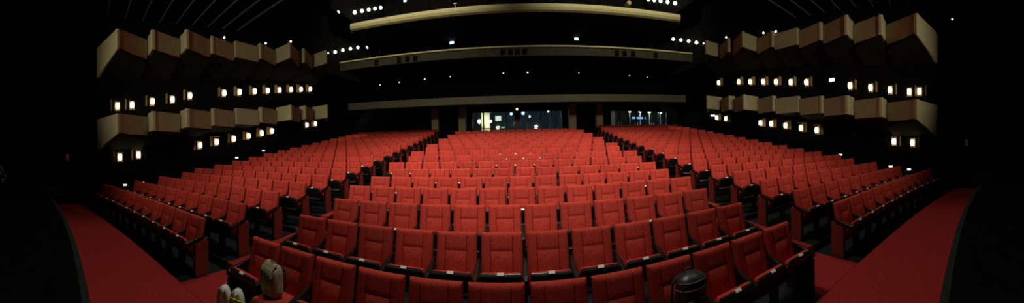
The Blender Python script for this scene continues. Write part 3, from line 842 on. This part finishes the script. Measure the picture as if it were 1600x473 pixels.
def blob(rx, ry, h, taper, n=20, m=14, power=3.0):
    """soft upright pack: superellipse rings up a domed profile"""
    mb = MB(); rings = []
    for j in range(m + 1):
        t_ = j / m
        if t_ < 0.12: sc_ = 0.86 + 0.14 * math.sin(t_ / 0.12 * PI / 2)
        elif t_ < 0.62: sc_ = 1.0 - (1 - taper) * (t_ - 0.12) / 0.5
        else:
            q_ = (t_ - 0.62) / 0.38; sc_ = taper * math.sqrt(max(0.02, 1 - q_ ** 4.5))
        rg = []
        for k in range(n):
            a = 2 * PI * k / n; c_, s_ = math.cos(a), math.sin(a)
            rr = (abs(c_) ** power + abs(s_) ** power) ** (-1 / power)
            wob = 1 + 0.03 * math.sin(3 * a + 5 * t_) + 0.02 * math.sin(7 * a - 9 * t_)
            rg.append((rx * sc_ * rr * c_ * wob, ry * sc_ * rr * s_ * wob, h * t_))
        rings.append(rg)
    mb.sweep(rings); return mb


s = seat_of('centre', 1, 1)
fy = -0.33
cs, sn = math.cos(s['a']), math.sin(s['a'])
root = thing('backpack', 'khaki canvas backpack standing on a lowered front-row seat', 'backpack', (s['x'] - sn * fy - 0.08, s['y'] + cs * fy, s['z'] + 0.575), s['a'] - 0.25)
link('body', blob(0.135, 0.095, 0.325, 0.97).mesh('body', M['khaki'], smooth=True), root)
mb = MB(); rings = []
for j in range(9):
    t_ = j / 8; z = 0.21 + 0.118 * math.sin(t_ * PI / 2); yy = -0.105 + 0.10 * (1 - math.cos(t_ * PI / 2))
    rings.append([(-0.125 + .02*t_, yy, z), (0.125 - .02*t_, yy, z), (0.12 - .02*t_, yy + .02, z + 0.02), (-0.12 + .02*t_, yy + .02, z + .02)])
mb.sweep(rings); link('top_flap', mb.mesh('top_flap', M['khaki'], 0.004), root)
pk = link('front_pocket', blob(0.095, 0.035, 0.17, 0.95).mesh('front_pocket', M['khaki'], smooth=True), root); pk.location = (0, -0.088, 0.03)
mb = MB(); mb.tube([(-0.05, 0, .315), (-0.04, 0, .342), (0.04, 0, .342), (0.05, 0, .315)], 0.010, 8); link('carry_handle', mb.mesh('carry_handle', M['strap'], smooth=True), root)
for e in (-1, 1):
    mb = MB(); mb.tube([(e*0.07, .07, .30), (e*0.10, .11, .25), (e*0.13, .10, .14), (e*0.12, .07, .05)], 0.014, 8); link('shoulder_strap', mb.mesh('shoulder_strap', M['strap'], smooth=True), root)
for e in (-1, 1):
    mb = MB(); mb.tube([(e*0.04, -0.112, .27), (e*0.04, -0.126, .17)], 0.008, 6); link('buckle_strap', mb.mesh('buckle_strap', M['strap']), root)

s = seat_of('centre', 1, 8); cs, sn = math.cos(s['a']), math.sin(s['a']); fy = -0.30
root = thing('backpack', 'black rounded backpack leaning on a lowered front-row seat, grey piping', 'backpack', (s['x'] - sn * fy + 0.06, s['y'] + cs * fy, s['z'] + 0.575), s['a'])
link('body', blob(0.155, 0.12, 0.40, 0.97, power=2.6).mesh('body', M['black_bag'], smooth=True), root)
pk = link('front_pocket', blob(0.12, 0.05, 0.20, 0.95).mesh('front_pocket', M['black_bag'], smooth=True), root); pk.location = (0, -0.105, 0.02)
for zz, ry in ((0.27, .128), (0.33, .115)):
    mb = MB(); mb.tube([(0.155 * math.cos(a) * (1.02 if zz < .3 else .93), -abs(ry * math.sin(a)) , zz + 0.02 * math.sin(a)) for a in [PI * q_ / 14 for q_ in range(15)]], 0.006, 6)
    link('piping', mb.mesh('piping', M['piping'], smooth=True), root)
mb = MB(); mb.tube([(-0.04, 0.05, .38), (-0.03, 0.06, .405), (0.03, 0.06, .405), (0.04, 0.05, .38)], 0.010, 8); link('carry_handle', mb.mesh('carry_handle', M['strap'], smooth=True), root)
for e in (-1, 1):
    mb = MB(); mb.tube([(e*0.07, .10, .34), (e*0.12, .14, .26), (e*0.15, .11, .12), (e*0.13, .09, .04)], 0.014, 8); link('shoulder_strap', mb.mesh('shoulder_strap', M['strap'], smooth=True), root)

# white plastic carrier bag on the carpet
root = thing('carrier_bag', 'white plastic carrier bag with two loop handles standing on the red carpet', 'bag', (-2.80, 1.58, 0.013), 0.5)
mb = MB(); rings = []; n = 28
for j in range(15):
    t_ = j / 14; rg = []
    for k in range(n):
        a = 2 * PI * k / n
        wr = 1 + (0.05 * math.sin(9 * a + 3 * t_) + 0.03 * math.sin(15 * a)) * t_
        sx_ = 0.165 * (1 - 0.18 * t_) * wr; sy_ = 0.11 * (1 - 0.45 * t_) * wr
        if j == 0: sx_ *= 0.9; sy_ *= 0.9
        rg.append((sx_ * math.cos(a), sy_ * math.sin(a), 0.40 * t_ + (0.035 * math.cos(2 * a) * t_ * t_)))
    rings.append(rg)
mb.sweep(rings); link('body', mb.mesh('body', M['bag_plastic'], smooth=True), root)
for e in (-1, 1):
    mb = MB(); rings = []
    for j in range(17):
        a = PI * j / 16; x = e * 0.085 + 0.055 * math.cos(a); z = 0.40 + 0.20 * math.sin(a); w = 0.028 + 0.012 * math.sin(a)
        tx, tz = -math.sin(a) * .055, math.cos(a) * .20; L_ = math.hypot(tx, tz); nx_, nz_ = tz / L_ * 0.036, -tx / L_ * 0.036
        rings.append([(x - nx_, -w, z - nz_), (x + nx_, -w, z + nz_), (x + nx_ * 0.9, w, z + nz_ * 0.9), (x - nx_ * 0.9, w, z - nz_ * 0.9)])
    mb.sweep(rings); link('handle', mb.mesh('handle', M['bag_plastic'], smooth=True), root)
root = thing('lime_packet', 'bright lime green packet poking out beside the white carrier bag', 'packet', (-2.52, 1.52, 0.013), 0.7)
root.scale = (1, 1, 1.5)
mb = MB()
mb.sweep([[(-0.09, -0.03, 0), (0.09, -0.03, 0), (0.09, 0.03, 0), (-0.09, 0.03, 0)], [(-0.10, -0.05, 0.12), (0.10, -0.05, 0.12), (0.10, 0.05, 0.12), (-0.10, 0.05, 0.12)], [(-0.10, -0.045, 0.30), (0.10, -0.045, 0.30), (0.10, 0.045, 0.30), (-0.10, 0.045, 0.30)], [(-0.10, -0.006, 0.40), (0.10, -0.006, 0.37), (0.10, 0.006, 0.37), (-0.10, 0.006, 0.40)]])
link('pouch', mb.mesh('pouch', M['lime'], 0.008, smooth=True), root)
mb = MB(); mb.sweep([[(-0.10, -0.005, 0.40), (-0.10, 0.005, 0.40), (-0.10, 0.005, 0.43), (-0.10, -0.005, 0.43)], [(0.10, -0.005, 0.37), (0.10, 0.005, 0.37), (0.10, 0.005, 0.40), (0.10, -0.005, 0.40)]])
link('seal', mb.mesh('seal', M['lime']), root)

# ------------------------------------------------------------------ plant on the dark side of the stage
root = thing('potted_palm', 'dim grey-green potted palm on the dark stage, cut by the frame edge', 'plant', (-5.9, -2.25, STAGE_Z + 0.001))
mb = MB(); mb.lathe([(0.16, 0), (0.22, 0.34), (0.24, 0.36), (0.24, 0.40), (0.21, 0.40), (0.20, 0.36)], 20); link('pot', mb.mesh('pot', M['pot']), root)
mb = MB(); mb.tube([(0, 0, .36), (0.01, 0, .8), (0, .01, 1.28)], 0.025, 8); link('stem', mb.mesh('stem', M['leaf']), root)
for k in range(13):
    a = 2 * PI * k / 13 + 0.2; L_ = 0.5 + 0.14 * random.random(); up = 0.25 + 0.5 * random.random()
    mb = MB()
    mid = []
    for j in range(8):
        t_ = j / 7; mid.append(Vector((math.cos(a) * L_ * t_, math.sin(a) * L_ * t_, 1.23 + up * t_ - 0.75 * t_ * t_)))
    mb.tube(mid, 0.008, 6, 0.4)
    side_ = Vector((-math.sin(a), math.cos(a), 0))
    for j in range(1, 8):
        for e in (-1, 1):
            p = mid[j]; d_ = (mid[j] - mid[j-1]).normalized(); ln = 0.17 * (1 - 0.5 * abs(j/7 - .4))
            tip = p + (d_ * 0.7 + side_ * e * 0.7) * ln - Vector((0, 0, 0.03)); w_ = d_ * 0.022
            up_ = Vector((0, 0, .003))
            mb.add([p - w_ - up_, p + w_ - up_, tip - up_, p - w_ + up_, p + w_ + up_, tip + up_], [(0, 1, 2), (5, 4, 3), (0, 3, 4, 1), (1, 4, 5, 2), (2, 5, 3, 0)])
    link('frond', mb.mesh('frond', M['leaf']), root)
